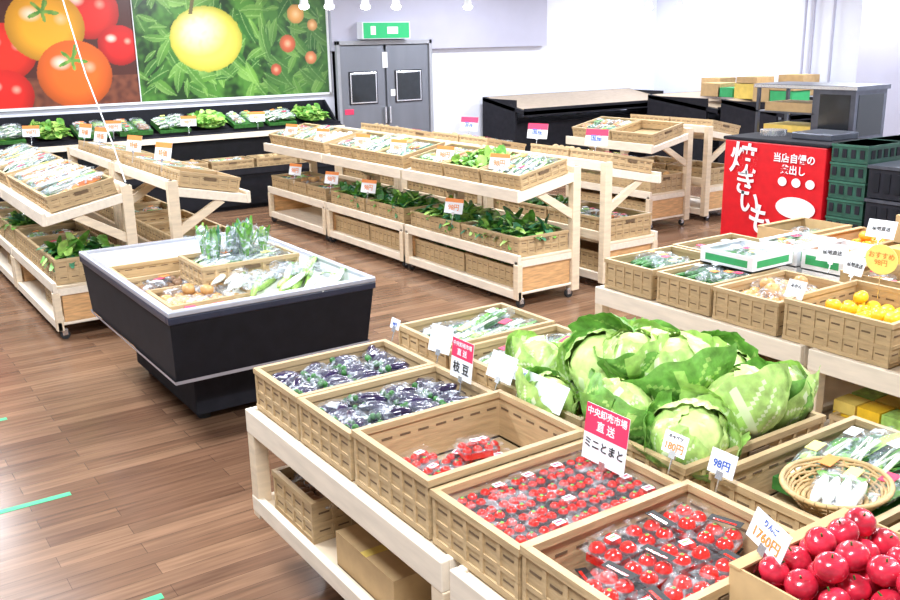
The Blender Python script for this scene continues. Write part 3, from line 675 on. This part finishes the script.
# ------------------------------------------------------------------ roasted sweet potato booth
REDB=M('booth_red',(.62,.006,.015),.4,.08); DKG=M('crate_darkgreen',(.015,.075,.05),.5,.3); GREYM=M('oven_grey',(.10,.11,.14),.3,.15,metal=.5)
b=MB(); b.box(7.0,7.65,4.70,5.76,0,1.17,REDB); b.box(6.99,7.67,4.68,5.78,1.17,1.20,BLACKM); b.box(7.2,7.6,4.8,5.2,1.2,1.26,GREYM); b.box(6.98,7.0,4.70,5.76,0,.05,BLACKM)
b.cyl((7.35,5.5,1.2),(7.35,5.5,1.25),.12,.12,STEEL,20)
bevel(b.obj('roast_sweet_potato_booth'),.01)
par=bpy.data.objects['roast_sweet_potato_booth']
def onred(s,size,y,z,m=PAPER,rz=0,line=1,fat=.02): txt(s,size,m,Matrix.Translation((6.985,y,z))@FX@Matrix.Rotation(rz,4,'Z'),'lettering',par,line,fat=fat)
for s,y,z,sz in [('焼',5.53,.99,.30),('き',5.50,.78,.25),('い',5.44,.61,.25),('も',5.30,.46,.30)]: onred(s,sz,y,z,PAPER,-.08,fat=.018)
onred('当店自慢の',.085,5.0,1.05); onred('釜出し',.085,5.0,.95); 
b=MB()
def disc(b,cx,cy,rx,ry,m,z=0):
    n=28; b.add([(cx+math.cos(2*math.pi*i/n)*rx,cy+math.sin(2*math.pi*i/n)*ry,z) for i in range(n)],[tuple(range(n))],m)
disc(b,0,0,.2,.095,PAPER)
for k in range(3): disc(b,-.15+.14*k,.22,.045,.04,PAPER)
o=b.obj('booth_badge'); o.parent=par; o.matrix_world=Matrix.Translation((6.984,4.95,.63))@FX
onred('あまくて\nおいしい',.06,4.95,.63,PINK)
DKG2=M('crate_green_rim',(.03,.12,.08),.5,.2)
for (xx,yy,nk) in ((7.03,4.34,8),(7.56,4.34,8),(7.85,4.72,7)):
    for k in range(nk): 
        z=k*.152
        b=MB(); b.box(0,.5,0,.33,0,.148,DKG)
        for j in range(4): b.box(-.006,0,.03+.08*j,.07+.08*j,.04,.11,BLACKM)
        for j in range(5): b.box(.04+.09*j,.09+.09*j,-.006,0,.04,.11,BLACKM)
        b.box(-.008,.508,-.004,.334,.13,.148,DKG2); b.obj('plastic_container',(xx,yy,z))
b=MB(); b.box(0,.5,0,1.3,0,1.05,BLACKM); b.box(-.01,.51,-.01,1.31,1.05,1.08,GREYM); b.obj('counter_cabinet',(8.0,5.1,0))
b=MB()
b.box(0,.5,0,1.1,0,.04,GREYM); b.box(0,.5,0,.42,.04,.50,GREYM); b.box(-.004,.0,.05,.37,.08,.46,GL); b.box(.05,.45,-.004,0,.08,.46,GL)
for (x,y) in [(0,.42),(0,1.07),(.47,1.07),(.47,.42)]: b.box(x,x+.03,y,y+.03,.04,.50,GREYM)
b.box(0,.5,.42,1.1,.26,.275,GREYM); b.box(.05,.45,.48,1.03,.04,.14,CARDY); b.box(.05,.45,.48,1.03,.275,.36,CARD)
b.box(-.02,.52,-.02,1.12,.50,.54,GREYM); b.box(-.025,-.02,-.02,1.12,.505,.535,STEEL); b.obj('countertop_display_case',(8.0,5.12,1.08))
for i in range(2):
    for j in range(4):
        b=MB(); b.box(0,.45,0,.5,.0,.25,BLACKM)
        for k in range(5): b.box(-.01,0,.04+.09*k,.09+.09*k,.05,.2,BLACK); b.box(.03+.08*k,.08+.08*k,-.01,0,.05,.2,BLACK)
        b.box(-.012,.462,-.012,.512,.235,.26,GREYM); b.obj('shopping_basket_stack',(7.0,3.80-.56*i,.27*j))
# price cards on racks
for (y,z) in [(6.1,.97),(6.9,.97),(7.7,.97),(8.4,.97),(9.3,.97),(10.1,.97),(6.6,.55),(8.1,.55),(8.9,.55),(9.8,.55)]:
    card(4.5 if z<.9 else 4.62,y,z+.1,.2,.13,[('98円',.06,.05,ORANGEP)],.25,.3,(ORANGEP,.75,1),stick=.1)
for (y) in (7.5,8.3,9.4,10.0): card(2.3,y,1.22,.22,.14,[('特価',.06,.05,ORANGEP)],.25,.3,(ORANGEP,.7,1),stick=.1)
for (y) in (6.0,6.8,7.9): card(5.6,y,1.2,.22,.14,[('国産',.06,.06,INKB)],.2,.3,(PINK,.6,1),stick=.12)
for i in range(5): card(1.2+i*.95,11.95,1.1,.2,.13,[('98円',.06,.05,ORANGEP)],.2,1.0,(ORANGEP,.7,1),stick=.1)
# floor tape
TAPE=M('tape_green',(.05,.5,.22),.5,.05)
b=MB(); b.box(.0,.76,4.46,4.50,.0005,.002,TAPE); b.obj('floor_tape'); b=MB(); b.box(.3,.68,5.69,5.73,.0005,.002,TAPE); b.obj('floor_tape')
b=MB(); b.box(.45,.85,3.32,3.36,.0005,.002,TAPE); b.obj('floor_tape')
# hanging strap
b=MB(); b.tube([(1.75,8.2,3.2),(1.80,8.0,2.5),(1.85,7.75,1.9),(1.9,7.4,1.4),(1.9,7.15,1.12)],.005,PAPER,6); b.obj('hanging_cord')
# ------------------------------------------------------------------ lights
BULB=M('bulb_glow',(1,1,1),.4,0,emit=12)
for (x,y) in [(4.6,9.5),(4.9,9.5),(5.35,9.5),(5.75,9.5),(6.75,9.5),(9.8,9.5),(10.4,9.5)]:
    b=MB(); b.cyl((0,0,.0),(0,0,.12),.05,.035,WHITE,16); b.ell((0,0,0),(.055,.055,.035),BULB); b.cyl((0,0,.12),(0,0,.66),.008,.008,WHITE,6); b.obj('pendant_spotlight',(x,y,2.48))
def area(x,y,sx,sy,e,col=(.88,.93,1)):
    l=bpy.data.lights.new('ceiling_light','AREA'); l.shape='RECTANGLE'; l.size=sx; l.size_y=sy; l.energy=e; l.color=col
    o=bpy.data.objects.new('ceiling_light',l); sc.collection.objects.link(o); o.location=(x,y,3.15)
for x in (.5,4.5,8.5,12):
    for y in (1,4.3,7.6,10.9): area(x,y,1.3,.3,(118 if x<6 else 96)*(.9 if y>10 else 1))
w=bpy.data.worlds.new('w'); sc.world=w; w.use_nodes=True; w.node_tree.nodes['Background'].inputs[0].default_value=(.82,.9,1,1); w.node_tree.nodes['Background'].inputs[1].default_value=.45
sc.view_settings.view_transform='Standard'; sc.view_settings.exposure=.28
# ------------------------------------------------------------------ camera
p=math.radians(15.6); a=math.radians(34.0); rho=math.radians(1.15)
Hd=V((math.sin(a),math.cos(a),0)); R0=V((math.cos(a),-math.sin(a),0)); Z=V((0,0,1))
F=Hd*math.cos(p)-Z*math.sin(p); U0=R0.cross(F)
Rc=R0*math.cos(rho)-U0*math.sin(rho); Uc=R0*math.sin(rho)+U0*math.cos(rho)
cd=bpy.data.cameras.new('camera'); cam=bpy.data.objects.new('camera',cd); sc.collection.objects.link(cam)
cd.sensor_width=36; cd.lens=37.2; cd.clip_start=.05
mw=Matrix((Rc,Uc,-F)).transposed().to_4x4(); mw.translation=V((0,0,2.1)); cam.matrix_world=mw
sc.camera=cam
